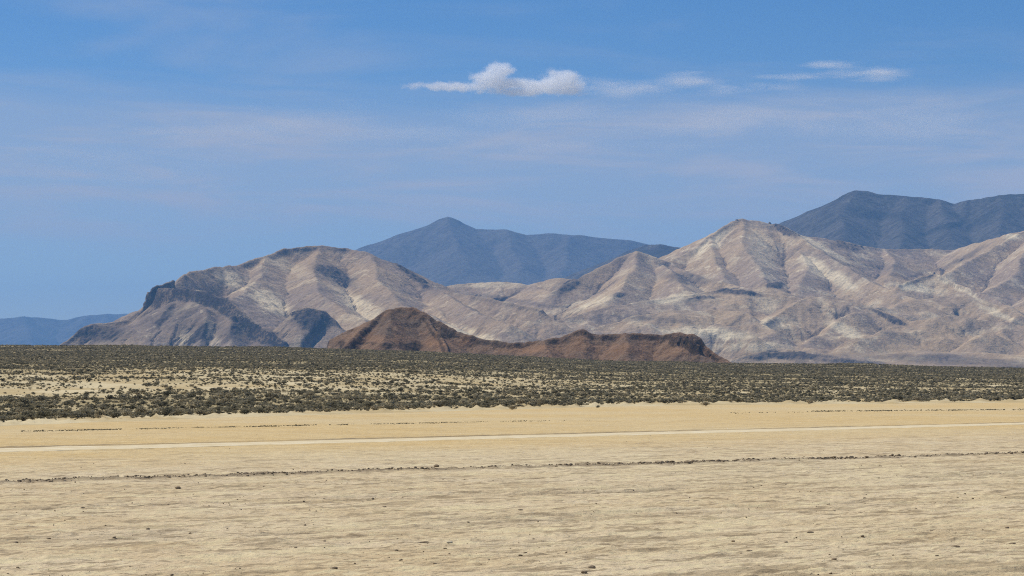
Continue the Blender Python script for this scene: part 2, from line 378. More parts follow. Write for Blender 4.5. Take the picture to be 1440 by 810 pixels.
    dark_r = [(1040, 411, 42, 5, 6, .9), (985, 421, 28, 4, -8, .8), (965, 391, 46, 9, 6, .6), (1102, 324, 26, 7, 26, .9), (1190, 345, 30, 8, 16, .65), (1105, 500, 70, 7, 0, .8), (1200, 509, 70, 4, 4, .7),
              (802, 401, 36, 9, -32, .7), (1250, 447, 40, 4, 26, .8), (925, 449, 55, 6, 4, .55), (1352, 364, 50, 5, -28, .6), (1090, 402, 16, 5, 0, .9), (870, 415, 14, 4, -10, .7), (730, 424, 110, 4, 8, .5), (1290, 385, 26, 4, -18, .5), (1250, 345, 30, 5, 10, .4), (1340, 507, 190, 9, 3, .62), (1230, 375, 60, 12, 10, .35)]  # dark rock, plus painted shade on right-hand sides of ridge and foothill
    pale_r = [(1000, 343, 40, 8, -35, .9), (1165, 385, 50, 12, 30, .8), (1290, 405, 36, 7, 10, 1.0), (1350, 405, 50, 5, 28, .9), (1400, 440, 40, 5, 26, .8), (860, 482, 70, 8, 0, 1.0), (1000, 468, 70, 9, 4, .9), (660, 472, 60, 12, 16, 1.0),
              (1090, 455, 30, 10, 0, .6), (1190, 465, 34, 8, 24, .8), (940, 420, 50, 6, -10, .6), (1070, 350, 40, 20, 60, .45), (1150, 345, 60, 4, 30, .8), (1425, 332, 30, 6, 10, .9), (1060, 487, 60, 8, 0, .6), (690, 400, 60, 6, 0, .6), (840, 425, 40, 8, -20, .6)]
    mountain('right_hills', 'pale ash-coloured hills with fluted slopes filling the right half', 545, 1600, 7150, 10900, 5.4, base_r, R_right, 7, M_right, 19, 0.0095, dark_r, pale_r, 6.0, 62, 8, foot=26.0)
    # --- dark mountain beyond, right
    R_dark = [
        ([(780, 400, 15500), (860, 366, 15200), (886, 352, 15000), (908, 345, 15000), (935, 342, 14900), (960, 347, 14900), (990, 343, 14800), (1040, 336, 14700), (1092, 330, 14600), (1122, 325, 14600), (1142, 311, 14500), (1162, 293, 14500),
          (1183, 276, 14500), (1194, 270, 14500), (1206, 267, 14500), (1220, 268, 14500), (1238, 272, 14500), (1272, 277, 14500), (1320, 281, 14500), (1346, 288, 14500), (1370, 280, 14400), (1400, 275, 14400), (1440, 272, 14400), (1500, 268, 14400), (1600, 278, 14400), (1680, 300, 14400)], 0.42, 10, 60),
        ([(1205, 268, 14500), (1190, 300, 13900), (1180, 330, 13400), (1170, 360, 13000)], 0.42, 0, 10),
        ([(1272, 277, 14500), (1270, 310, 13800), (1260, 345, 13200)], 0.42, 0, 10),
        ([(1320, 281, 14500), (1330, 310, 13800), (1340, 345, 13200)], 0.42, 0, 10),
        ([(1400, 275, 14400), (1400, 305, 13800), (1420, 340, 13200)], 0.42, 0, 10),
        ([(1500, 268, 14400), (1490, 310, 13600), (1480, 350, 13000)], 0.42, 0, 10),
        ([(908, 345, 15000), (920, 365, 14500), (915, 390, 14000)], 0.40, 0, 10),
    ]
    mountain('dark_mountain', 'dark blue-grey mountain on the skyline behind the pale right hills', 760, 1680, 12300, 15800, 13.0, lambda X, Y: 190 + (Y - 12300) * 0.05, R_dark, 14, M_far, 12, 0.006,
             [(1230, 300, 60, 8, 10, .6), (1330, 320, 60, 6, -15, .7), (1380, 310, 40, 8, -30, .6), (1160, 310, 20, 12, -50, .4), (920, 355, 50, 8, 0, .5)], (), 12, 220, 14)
    # --- far blue peak in the middle
    R_peak = [
        ([(470, 384, 22500), (505, 368, 22400), (532, 354, 22300), (560, 340, 22200), (588, 320, 22100), (612, 307, 22000), (626, 304, 22000), (644, 310, 22000), (664, 321, 22000), (690, 321, 22000), (712, 323, 22000), (738, 331, 22000),
          (772, 328, 22000), (800, 329, 22000), (850, 335, 22000), (892, 337, 22000), (940, 347, 22000), (1000, 352, 22000), (1060, 356, 22000)], 0.40, 6, 60),
        ([(610, 309, 22050), (626, 303, 22000), (642, 309, 22000)], 0.5, 10, 60),
        ([(626, 304, 22000), (640, 340, 21000), (655, 375, 20200)], 0.40, 0, 10),
        ([(712, 323, 22000), (720, 350, 21200), (730, 380, 20400)], 0.40, 0, 10),
        ([(800, 329, 22000), (800, 355, 21200), (790, 385, 20400)], 0.40, 0, 10),
        ([(580, 325, 22100), (585, 350, 21300), (590, 380, 20500)], 0.40, 0, 10),
    ]
    mountain('distant_peak', 'hazy blue peak with a rounded summit far off behind the middle saddle', 430, 1080, 19500, 23200, 19.0, lambda X, Y: 420 + (Y - 19500) * 0.10, R_peak, 14, M_blue, 10, 0.006, (), (), 14, 320, 21)
    # --- very far low range at the left edge
    R_lowf = [([(-160, 452, 29000), (-60, 446, 29000), (0, 447, 29000), (30, 444, 29000), (62, 447, 29000), (92, 449, 29000), (120, 443, 29000), (150, 441, 29000), (190, 440, 29000), (232, 446, 29000), (300, 455, 29000), (380, 470, 29000)], 0.34, 0, 10),
              ([(30, 444, 29000), (40, 465, 28000), (45, 490, 27200)], 0.34, 0, 10), ([(150, 441, 29000), (140, 465, 28000), (120, 490, 27200)], 0.34, 0, 10)]
    mountain('far_range', 'low pale blue range on the horizon at the far left', -200, 420, 26500, 30500, 26.0, lambda X, Y: 330 + (Y - 26500) * 0.02, R_lowf, 40, M_blue, 18, 0.02, (), (), 20, 300, 27)
    # --- the red-brown butte in front
    R_brown = [
        ([(478, 494, 2490), (488, 482, 2505), (505, 466, 2530), (528, 446, 2570), (545, 436, 2590), (562, 432, 2595), (580, 432, 2595), (598, 439, 2585), (614, 450, 2575), (645, 465, 2560), (680, 476, 2540), (722, 482, 2520), (760, 478, 2520), (790, 473, 2520),
          (806, 465, 2520), (818, 463, 2520), (834, 469, 2520), (862, 470, 2520), (880, 468, 2520), (925, 470, 2520), (950, 468, 2510), (968, 469, 2500), (982, 474, 2495), (990, 484, 2490), (1002, 495, 2480), (1018, 504, 2470), (1034, 512, 2460)], 0.58, 3, 8),
        ([(945, 471, 2500), (968, 474, 2470), (985, 484, 2460)], 0.60, 8, 6),
        ([(552, 434, 2590), (548, 455, 2540), (540, 478, 2490)], 0.50, 0, 5),
        ([(600, 444, 2585), (612, 462, 2540), (622, 476, 2500), (628, 492, 2470)], 0.50, 3, 5),
        ([(880, 469, 2520), (884, 485, 2480), (886, 505, 2440)], 0.50, 0, 5),
        ([(760, 478, 2520), (770, 492, 2480), (776, 508, 2440)], 0.45, 0, 5),
    ]
    dark_b = [(580, 488, 20, 8, 0, .9), (625, 472, 22, 4, 4, .8), (545, 486, 14, 5, 0, .7), (515, 482, 25, 2, 0, .6), (560, 440, 34, 8, 10, .35), (965, 480, 24, 8, 25, .75), (1005, 500, 20, 3, 35, .5), (815, 468, 20, 5, 0, .35), (480, 484, 8, 8, 0, .7), (860, 495, 90, 8, 0, .2)]
    pale_b = [(545, 478, 40, 8, 0, .6), (610, 484, 30, 5, 0, .6), (905, 495, 6, 14, 5, .6), (740, 490, 70, 8, 0, .5), (850, 490, 90, 8, 0, .5)]
    mountain('brown_butte', 'red-brown rocky butte trailing off into a low flat-topped mesa in mid distance', 440, 1060, 2330, 2740, 1.15, lambda X, Y: 12 + (Y - 2330) * 0.02, R_brown, 2.6, M_brown, 10, 0.0045, dark_b, pale_b, 1.8, 14, 33, fine=0.7)
build_mountains()
def crags(parent_name, spots, mat):
    par = bpy.data.objects[parent_name]
    co = np.empty(len(par.data.vertices) * 3, np.float32); par.data.vertices.foreach_get('co', co); co = co.reshape(-1, 3)
    g = np.random.default_rng(91)
    for px, row, Y, w, h in spots:
        c = P(px, row, Y); k = np.argmin((co[:, 0] - c[0]) ** 2 + (co[:, 1] - c[1]) ** 2)
        # settle on the slope the camera sees at that pixel
        pp, rr = pix(co[:, 0], co[:, 1], co[:, 2]); near = np.nonzero((np.abs(pp - px) < 1.5) & (np.abs(co[:, 1] - Y) < 0.05 * Y))[0]
        if len(near): k = near[np.argmin(np.abs(rr[near] - row - 1.5 - 0.00015 * (Y - co[near, 1])))]
        b = co[k].copy(); b[2] -= 0.75 * h * Y / F; m_px = Y / F; W, H = w * m_px * .5, h * m_px
        n = 7; V = []
        for t, sc1 in ((-0.45, 1.6), (0.0, 1.4), (0.5, 1.15), (0.85, 0.85), (1.0, 0.4)):
            for q in range(n):
                a = 6.283 * q / n + .3; r = W * sc1 * (0.75 + .5 * g.random())
                V.append((b[0] + math.cos(a) * r + .15 * W * t * g.normal(), b[1] + math.sin(a) * r, b[2] + H * (t + .12 * (g.random() - .5))))
        Fc = [(l * n + q, l * n + (q + 1) % n, (l + 1) * n + (q + 1) % n, (l + 1) * n + q) for l in range(4) for q in range(n)] + [(4 * n, 4 * n + 1, 4 * n + 2, 4 * n + 3), (4 * n, 4 * n + 3, 4 * n + 4, 4 * n + 5), (4 * n, 4 * n + 5, 4 * n + 6, 4 * n + 6 - 6)][:2]
        obj('rock_outcrop', mesh_np('rock_outcrop', np.array(V), np.array(Fc), mat, False), par)
M_crag = Mat('crag_rock'); M_crag.color(M_crag.mix(M_crag.ramp(M_crag.noise(1 / 9, 5, .65), .35, .65), (0.09, 0.068, 0.05), (0.33, 0.225, 0.13))); M_crag.bump(M_crag.noise(1 / 5, 5), 3.0)
crags('right_hills', [(1036, 308, 9900, 5, 4), (1083, 313, 9900, 5, 9), (1089, 315, 9900, 4, 8), (1094, 318, 9880, 5, 10), (1100, 320, 9880, 4, 9), (1105, 322, 9860, 5, 9), (1111, 325, 9850, 5, 10), (1117, 328, 9840, 5, 9), (1123, 330, 9830, 4, 8),
                      (1186, 341, 10000, 6, 6), (1200, 343, 10050, 5, 5), (1210, 345, 10100, 5, 5), (1313, 383, 9110, 4, 6), (1296, 390, 9050, 4, 4)], M_crag.m)
crags('left_mountain', [(199, 434, 7700, 5, 7), (204, 424, 7720, 6, 7), (210, 411, 7740, 7, 8), (216, 404, 7760, 6, 6), (243, 393, 7880, 5, 4)], M_crag.m)
M_bcrag = Mat('butte_rock'); M_bcrag.color(M_bcrag.mix(M_bcrag.ramp(M_bcrag.noise(1 / 2, 5, .65), .35, .65), (0.035, 0.026, 0.018), (0.13, 0.08, 0.05)))
crags('brown_butte', [(1023, 508, 2465, 6, 7), (545, 436, 2585, 4, 2), (552, 434, 2588, 5, 2), (966, 473, 2495, 7, 6), (972, 477, 2485, 6, 8), (978, 482, 2478, 6, 9), (985, 488, 2470, 5, 6), (955, 474, 2490, 8, 5), (1000, 497, 2475, 5, 4), (1008, 501, 2472, 5, 4)], M_bcrag.m)

# ------------------------------------------------------------------ playa (one sheet to the horizon), sagebrush slope
def shore_row(px): return np.interp(px, [-900, 0, 240, 480, 700, 870, 1000, 1440, 2400], [640, 597, 588.5, 581.5, 575.5, 571, 569, 565.5, 561])
def crest_row(px): return np.interp(px, [-900, 0, 350, 480, 600, 720, 870, 1010, 1200, 1440, 2400], [484, 487, 488, 490.5, 495, 501, 508, 511, 512.5, 519, 528])
def ground_d(row): return F * CAMZ / np.maximum(row - HROW, 1.0)     # distance on the flat playa
DC = 1600.0
G_U = [0, .137, .25, .376, .466, .572, .727, 1]; G_V = [0, .11, .29, .43, .56, .68, .81, 1]
def slope_z(px, d, x=None, y=None):
    ds = ground_d(shore_row(px))
    u = np.log(np.maximum(d, 1) / ds) / np.log(DC / ds)
    g = np.interp(u, G_U, G_V)
    row = shore_row(px) + (crest_row(px) - shore_row(px)) * g
    z = CAMZ - (row - HROW) * np.minimum(d, DC) / F
    z = np.where(d > DC, z - np.minimum((d - DC) * 0.004, 9.0), z)
    z = np.where(u < 0, -0.06 + np.maximum(u, -0.2) * 6.0, z - 0.06 * (1 - sstep(0, .02, u)))
    return z, u
TR_A = P(0, 633, ground_d(633.0)); TR_A[2] = 0; TR_B = P(1440, 595.5, ground_d(595.5)); TR_B[2] = 0
T_DIR = (TR_B - TR_A)[:2] / np.linalg.norm((TR_B - TR_A)[:2]); T_NRM = np.array([-T_DIR[1], T_DIR[0]])
def line_dist(x, y, A):      # signed distance to a line through A along the tracks
    return (x - A[0]) * T_NRM[0] + (y - A[1]) * T_NRM[1]
BM_A = P(0, 678, ground_d(678.0)); BM_B = P(1440, 638, ground_d(638.0))
B_DIR = (BM_B - BM_A)[:2] / np.linalg.norm((BM_B - BM_A)[:2]); B_NRM = np.array([-B_DIR[1], B_DIR[0]])
def berm_dist(x, y): return (x - BM_A[0]) * B_NRM[0] + (y - BM_A[1]) * B_NRM[1]

RUTS = ((-6.5, .05, .25), (-8.3, .055, .25), (-15.5, .07, .30), (-17.4, .06, .3), (-26, .07, .3), (-27.8, .055, .3), (-36, .05, .25), (-44, .06, .3), (5.5, .03, .3), (12, .03, .3))
def dug_shade(x, y):
    """0..1 darkening: turned-up subsoil in row and ruts, berm and track-edge shade painted in"""
    bd = berm_dist(x, y); m = np.clip(.8 + .9 * fbm(x / 1.2, y / 1.2, 2, 76), 0, 1) * np.exp(-(bd / 0.55) ** 2)
    for off, amp, w in RUTS[:8]:
        dd = bd - off + 0.8 * perlin(x / 14, y / 14, int(80 - off))
        m = np.maximum(m, 1.0 * np.clip(0.45 + 1.3 * perlin(x / 9, y / 9, int(90 - off)), 0, 1) * 0.75 * np.exp(-(dd / (w * 0.9)) ** 2) * np.clip(.6 + 1.2 * perlin(x / 1.5, y / 1.5, 79), 0, 1))
    td = line_dist(x, y, TR_A)
    m = np.maximum(m, 1.0 * np.exp(-((td - 3.2) / 0.55) ** 2) * np.clip(.85 + perlin(x / 8, y / 8, 99), 0, 1))  # thin shadow line painted along the track's far edge
    return m
def playa_h(x, y):
    r = np.hypot(x, y)
    f1 = 1 - sstep(60, 220, r); f2 = 1 - sstep(150, 500, r)
    z = 0.034 * f1 * fbm(x / 0.42, y / 0.42, 3, 60, 0.6)
    z = z + 0.045 * f2 * fbm(x / 2.2, y / 2.2, 3, 64) + 0.03 * f2 * fbm(x / 9, y / 9, 2, 66)
    rr = 1 - np.abs(perlin(x / 1.1, y / 1.1, 70)); z = z + 0.030 * f1 * np.maximum(rr - 0.86, 0) / 0.14 * (0.4 + perlin(x / 4, y / 4, 71))
    bd = berm_dist(x, y); al = x * B_DIR[0] + y * B_DIR[1]
    z = z + 0.05 * f1 * np.maximum(1 - 3.2 * np.abs(perlin(al / 1.7, bd / 0.45, 73)), 0) * np.clip(.3 + 1.2 * perlin(x / 3, y / 3, 74), 0, 1)
    z = z + (0.075 + 0.07 * perlin(x / 0.5, y / 0.5, 75)) * np.exp(-(bd / 0.34) ** 2)
    for off, amp, w in RUTS:
        wob = 0.8 * perlin(x / 14, y / 14, int(80 - off)); dd = bd - off + wob
        m = np.clip(0.45 + 1.3 * perlin(x / 9, y / 9, int(90 - off)), 0, 1)
        z = z + m * amp * (np.exp(-((dd - w * 1.2) / w) ** 2) - 1.2 * np.exp(-(dd / w) ** 2))
    td = line_dist(x, y, TR_A)
    inside = np.exp(-(td / 3.2) ** 8)
    z = z * (1 - 0.8 * inside) + 0.045 * np.exp(-((td - 3.9) / 0.7) ** 2)
    return z

def build_ground():
    # polar sheet: fine in front of the camera, coarse all round and out to the horizon
    rows_far = ground_d(HROW + np.linspace(400, 16, 600))
    r = np.concatenate([np.linspace(0.5, 24, 14), rows_far, np.geomspace(680, 38000, 16)])
    a_f = np.linspace(R(-14.5), R(14.5), 620)
    a_c = np.linspace(R(14.5), R(360 - 14.5), 70)[1:-1]
    a = np.concatenate([a_f, a_c, [a_f[0] + 2 * np.pi]])
    Rr, Aa = np.meshgrid(r, a, indexing='ij')
    X, Y = Rr * np.sin(Aa), Rr * np.cos(Aa)
    Z = playa_h(X, Y)
    m = Mat('dry_lakebed', 1.0)
    n_big = m.noise(1 / 60, 4, 0.55); n_mid = m.noise(1 / 5.0, 6, 0.6, 0.3); n_sm = m.noise(1 / 0.7, 7, 0.65); n_xs = m.noise(1 / 0.12, 5, 0.7); n_st = m.noise((1 / 1.1, 1 / 2.6, 1), 7, 0.7, 0.5)
    sep = N(m.n, 'ShaderNodeSeparateXYZ'); m.l.new(m.geo.outputs['Position'], sep.inputs[0])
    # near crust is greyer, towards the shore the silt is a warmer sand
    td = m.math('ADD', m.math('MULTIPLY', sep.outputs['X'], float(T_NRM[0])), m.math('MULTIPLY', sep.outputs['Y'], float(T_NRM[1])))
    td = m.math('SUBTRACT', td, float(T_NRM @ TR_A[:2]))
    warm = m.ramp(m.math('ADD', td, m.math('MULTIPLY', n_big, 10.0)), -26.0, 0.0)
    c = m.mix(m.ramp(n_mid, 0.35, 0.68), (0.58, 0.435, 0.24), (0.66, 0.52, 0.32))
    c = m.mix(m.math('MULTIPLY', warm, 0.85), c, m.mix(m.ramp(n_mid, 0.3, 0.7), (0.59, 0.405, 0.16), (0.645, 0.465, 0.205)))
    c = m.mix(m.math('MULTIPLY', m.ramp(n_big, 0.42, 0.62), 0.35), c, (0.64, 0.54, 0.34))
    brown = m.math('MULTIPLY', m.ramp(m.streaks(14.0, 4.5, math.atan2(B_DIR[1], B_DIR[0]), 5, 0.6), 0.52, 0.66), m.ramp(td, -30.0, -60.0))
    c = m.mix(m.math('MULTIPLY', brown, 0.5), c, (0.40, 0.285, 0.15))
    fade = m.math('SUBTRACT', 1.0, m.math('MULTIPLY', warm, 0.62))
    c = m.mix(m.math('MULTIPLY', m.math('MULTIPLY', m.ramp(n_sm, 0.58, 0.68), 0.35), fade), c, (0.24, 0.175, 0.105))
    c = m.mix(m.math('MULTIPLY', m.math('MULTIPLY', m.ramp(n_sm, 0.44, 0.30), 0.6), fade), c, (0.70, 0.59, 0.36))
    c = m.mix(m.math('MULTIPLY', m.math('MULTIPLY', m.ramp(n_xs, 0.58, 0.72), 0.4), fade), c, (0.20, 0.15, 0.09))
    for sc1, lo, hi, w in ((0.16, .57, .62, .55), (0.34, .575, .615, .62), (0.75, .58, .62, .60), (1.9, .59, .63, .45)):
        nn = m.streaks(sc1 * 3.0, sc1, math.atan2(B_DIR[1], B_DIR[0]), 4)
        c = m.mix(m.math('MULTIPLY', m.math('MULTIPLY', m.ramp(nn, lo, hi), w), fade), c, (0.265, 0.195, 0.108))
        c = m.mix(m.math('MULTIPLY', m.math('MULTIPLY', m.ramp(nn, 1 - lo, 1 - hi), w * .8), fade), c, (0.72, 0.60, 0.34))
    c = m.mix(m.math('MULTIPLY', m.attr('dug_shade'), m.ramp(n_sm, .15, .5)), c, m.mix(m.ramp(n_xs, .35, .65), (0.13, 0.095, 0.055), (0.26, 0.195, 0.12)))
    m.color(c); m.bump(m.math('ADD', n_sm, m.math('MULTIPLY', n_xs, 0.3)), 0.14, 1.0)
    me = mesh_np('playa', np.stack([X, Y, Z], -1).reshape(-1, 3), grid_faces(*X.shape), m.m, True, {'dug_shade': dug_shade(X, Y)})
    tag(obj('playa', me), 'flat cracked tan dry lakebed filling the foreground', 'ground', kind='structure')
    # pale graded track
    s = np.linspace(-220, 420, 320)[:, None]; t = np.linspace(-2.6, 2.6, 10)[None, :]
    wob = 0.5 * perlin(s / 20, s * 0, 95) + 0.5 * fbm(s / 2.5, s * 0, 2, 96)
    sgn = np.sign(t) * (np.abs(t) > 1.8)
    xx = TR_A[0] + T_DIR[0] * s + T_NRM[0] * (t + wob * sgn); yy = TR_A[1] + T_DIR[1] * s + T_NRM[1] * (t + wob * sgn)
    zz = playa_h(xx, yy) + 0.022 - 0.02 * (np.abs(t) > 2.5)
    m = Mat('packed_pale_silt', 1.0)
    c = m.mix(m.ramp(m.noise(1 / 1.5, 6, 0.65), 0.35, 0.7), (0.62, 0.495, 0.28), (0.74, 0.63, 0.42))
    c = m.mix(m.math('MULTIPLY', m.ramp(m.noise(1 / 0.5, 6, 0.65), 0.55, 0.7), 0.4), c, (0.42, 0.33, 0.21))
    m.color(c); m.bump(m.noise(1 / 0.3, 6, 0.65), 0.03)
    me = mesh_np('dirt_track', np.stack([xx, yy, zz], -1).reshape(-1, 3), grid_faces(*xx.shape), m.m)
    tag(obj('dirt_track', me), 'pale straight dirt track crossing the dry lakebed', 'track', kind='structure')
    # sagebrush slope: rises from the shore to a long low crest, then runs on under the mountains
    px_of = lambda A: 720 + F * np.tan(A)
    a = np.linspace(R(-36), R(36), 640)
    uu = np.concatenate([np.linspace(-0.06, 0.10, 46), np.linspace(0.103, 1.0, 150)[1:], np.linspace(1.0, 2.6, 30)[1:]])
    UU, Aa = np.meshgrid(uu, a, indexing='ij')
    pxx = px_of(Aa); ds = ground_d(shore_row(pxx))
    ds_w = ds * np.exp(0.010 * fbm(pxx / 24, pxx * 0, 3, 101) + 0.02 * perlin(pxx / 140, pxx * 0, 104))
    D = ds_w * np.exp(UU * np.log(DC / ds)); D = np.minimum(D, 36000)
    X, Y = D * np.sin(Aa), D * np.cos(Aa)
    Z, u = slope_z(pxx, D)
    bank = sstep(-0.012, 0.012, UU) * (1 - sstep(0.03, 0.12, UU))
    Z = np.where(UU < -0.012, -0.08 + UU, np.maximum(Z, 0.02) + bank * (0.16 + 0.75 * np.maximum(fbm(pxx / 13, UU * 30, 2, 107), 0)) * np.clip(ds / 300, .5, 1.5))
    Z = Z + sstep(0.05, 0.15, UU) * (1 - sstep(1.0, 1.05, UU)) * (0.35 * fbm(X / 14, Y / 14, 3, 110) + 0.9 * fbm(X / 70, Y / 70, 2, 113) * sstep(.15, .4, UU))
    m = Mat('sandy_silt', 1.0)
    n1 = m.noise(1 / 25, 5, 0.6, 0.4); n2 = m.noise(1 / 3, 6, 0.65); n3 = m.noise(1 / 0.8, 5, 0.65)
    c = m.mix(m.ramp(n1, 0.4, 0.62), (0.49, 0.37, 0.18), (0.62, 0.505, 0.29))
    grass = m.math('MULTIPLY', m.ramp(m.attr('veg'), 0.15, 0.8), m.ramp(n2, 0.25, 0.55))
    c = m.mix(grass, c, m.mix(m.ramp(n3, .35, .65), (0.27, 0.21, 0.10), (0.42, 0.335, 0.165)))
    m.color(c); m.bump(m.math('ADD', n2, n3), 0.15)
    veg = veg_density(pxx, UU, X, Y) * sstep(0.02, 0.07, UU)
    me = mesh_np('sagebrush_slope', np.stack([X, Y, Z], -1).reshape(-1, 3), grid_faces(*X.shape), m.m, True, {'veg': np.clip(veg, 0, 1)})
    tag(obj('sagebrush_slope', me), 'long gentle sandy slope rising from the lakebed, covered in sagebrush', 'slope', kind='structure')
    return uu, a, Z

def veg_density(px, u, x, y):
    """0..1 cover of shrubs: a dense belt by the shore, pale open sand at mid slope on the left, dense grey-green top"""
    n = fbm(x / 60, y / 110, 3, 120); n2 = fbm(x / 16, y / 30, 3, 124)
    left = 1 - sstep(650, 1080, px)
    open_c = 0.42; w = 0.17
    sand = np.exp(-((u - open_c - 0.03 * n) / w) ** 4) * left
    d = 1.0 - 0.42 * sand
    blow = np.exp(-((u - 0.36) / 0.035) ** 2) * sstep(40, 130, px) * (1 - sstep(260, 420, px)) + 0.8 * np.exp(-((u - 0.345) / 0.03) ** 2) * (1 - sstep(30, 90, px))
    d = d * (1 - 0.95 * np.clip(blow, 0, 1))
    n3 = fbm(x / 7, y / 12, 2, 127)
    d = d - (0.6 * np.maximum(n2, 0) + 0.5 * np.maximum(n3, 0) + .12) * (1 - sstep(.50, .68, u)) - 0.35 * np.maximum(n, 0)
    patch = np.exp(-((u - 0.30 - .05 * n) / 0.10) ** 2) * (1 - left)
    d = d - 0.40 * patch * np.clip(n2 + .5, 0, 1)
    d = d - 0.25 * sstep(-.2, .3, n2) * np.exp(-((u - .13) / .06) ** 2) * (1 - sstep(350, 700, px))
    return np.clip(d, 0.03, 1.0)

G_uu, G_a, G_Z = build_ground()
def ground_z(x, y):
    """height of the sagebrush slope mesh under (x, y)"""
    A = np.arctan2(x, y); pxx = 720 + F * np.tan(A); d = np.hypot(x, y)
    ds = ground_d(shore_row(pxx))
    ds_w = ds * np.exp(0.010 * fbm(pxx / 24, pxx * 0, 3, 101) + 0.02 * perlin(pxx / 140, pxx * 0, 104))
    u = np.log(d / ds_w) / np.log(DC / ds)
    fi = np.clip(np.interp(u, G_uu, np.arange(len(G_uu))), 0, len(G_uu) - 1.001)
    fj = np.clip((A - G_a[0]) / (G_a[1] - G_a[0]), 0, len(G_a) - 1.001)
    i, j = fi.astype(int), fj.astype(int); fi -= i; fj -= j
    z = (G_Z[i, j] * (1 - fj) + G_Z[i, j + 1] * fj) * (1 - fi) + (G_Z[i + 1, j] * (1 - fj) + G_Z[i + 1, j + 1] * fj) * fi
    return z, u, pxx

# ------------------------------------------------------------------ sagebrush
def shrub_mat(name, cols, seed):
    m = Mat(name, 0.9)
    oi = N(m.n, 'ShaderNodeObjectInfo')
    cr = N(m.n, 'ShaderNodeValToRGB'); e = cr.color_ramp.elements
    e[0].position = 0; e[0].color = (*cols[0], 1); e[1].position = 1; e[1].color = (*cols[-1], 1)
    for i, c in enumerate(cols[1:-1]):
        k = e.new((i + 1) / (len(cols) - 1)); k.color = (*c, 1)
    m.l.new(oi.outputs['Random'], cr.inputs[0])
    c = m.mix(m.ramp(m.noise(4.0, 3), 0.35, 0.65), cr.outputs[0], m.mix(0.35, cr.outputs[0], (0.30, 0.27, 0.18)))
    m.color(c)
    tr = N(m.n, 'ShaderNodeBsdfTranslucent'); m.l.new(c, tr.inputs['Color'])
    mx = N(m.n, 'ShaderNodeMixShader', ins={0: 0.35}); m.l.new(m.b.outputs[0], mx.inputs[1]); m.l.new(tr.outputs[0], mx.inputs[2])
    m.l.new(mx.outputs[0], m.n['Material Output'].inputs['Surface'])
    return m.m
M_sage = shrub_mat('sage_leaf', [(0.085, 0.074, 0.038), (0.175, 0.152, 0.085), (0.27, 0.24, 0.155), (0.12, 0.106, 0.056), (0.30, 0.25, 0.14), (0.50, 0.415, 0.25), (0.33, 0.29, 0.185)], 1)
def shrub_mesh(name, seed, nleaf, leaf):
    """round-topped open bush: stems fanning from the root and many small leaf sprigs through the crown"""
    g = np.random.default_rng(seed)
    V, Fc = [], []
    lob = [(g.normal(0, .15), g.normal(0, .15), .40 + g.random() * .18, .30 + .14 * g.random()) for _ in range(6)]
    for k in range(nleaf):
        cx, cy_, cz, rad = lob[g.integers(len(lob))]
        d = g.normal(size=3); d /= np.linalg.norm(d); rr = rad * g.random() ** 0.4
        p = np.array([cx, cy_, cz]) + d * rr * np.array([1.25, 1.25, 0.95]); p[2] = max(p[2], 0.04)
        n = d * 0.7 + g.normal(size=3) * 0.5 + np.array([0, 0, 0.35]); n /= np.linalg.norm(n)
        t = np.cross(n, g.normal(size=3)); t /= np.linalg.norm(t); b = np.cross(n, t)
        s = leaf * (0.6 + 0.8 * g.random())
        i = len(V)
        V += [p - t * s, p - b * s * .7, p + t * s * 1.1, p + b * s * .7]; Fc.append((i, i + 1, i + 2, i + 3))
        c0 = np.array([cx, cy_, cz * .7])      # twig from the branch to the sprig
        V += [c0 + b * .012, c0 - b * .012, p - t * s + b * .006]; Fc.append((i, i + 4, i + 5, i + 6))
    for k in range(6):       # stems
        cx, cy_, cz, rad = lob[k]
        top = np.array([cx, cy_, cz]); w = 0.022
        q = np.cross(top, [0, 0, 1.0]); q = q / (np.linalg.norm(q) + 1e-6)
        i = len(V); V += [q * w, -q * w, top - q * w * .4, top + q * w * .4]; Fc.append((i, i + 1, i + 2, i + 3))
    return mesh_np(name, np.array(V), np.array(Fc), M_sage, False)

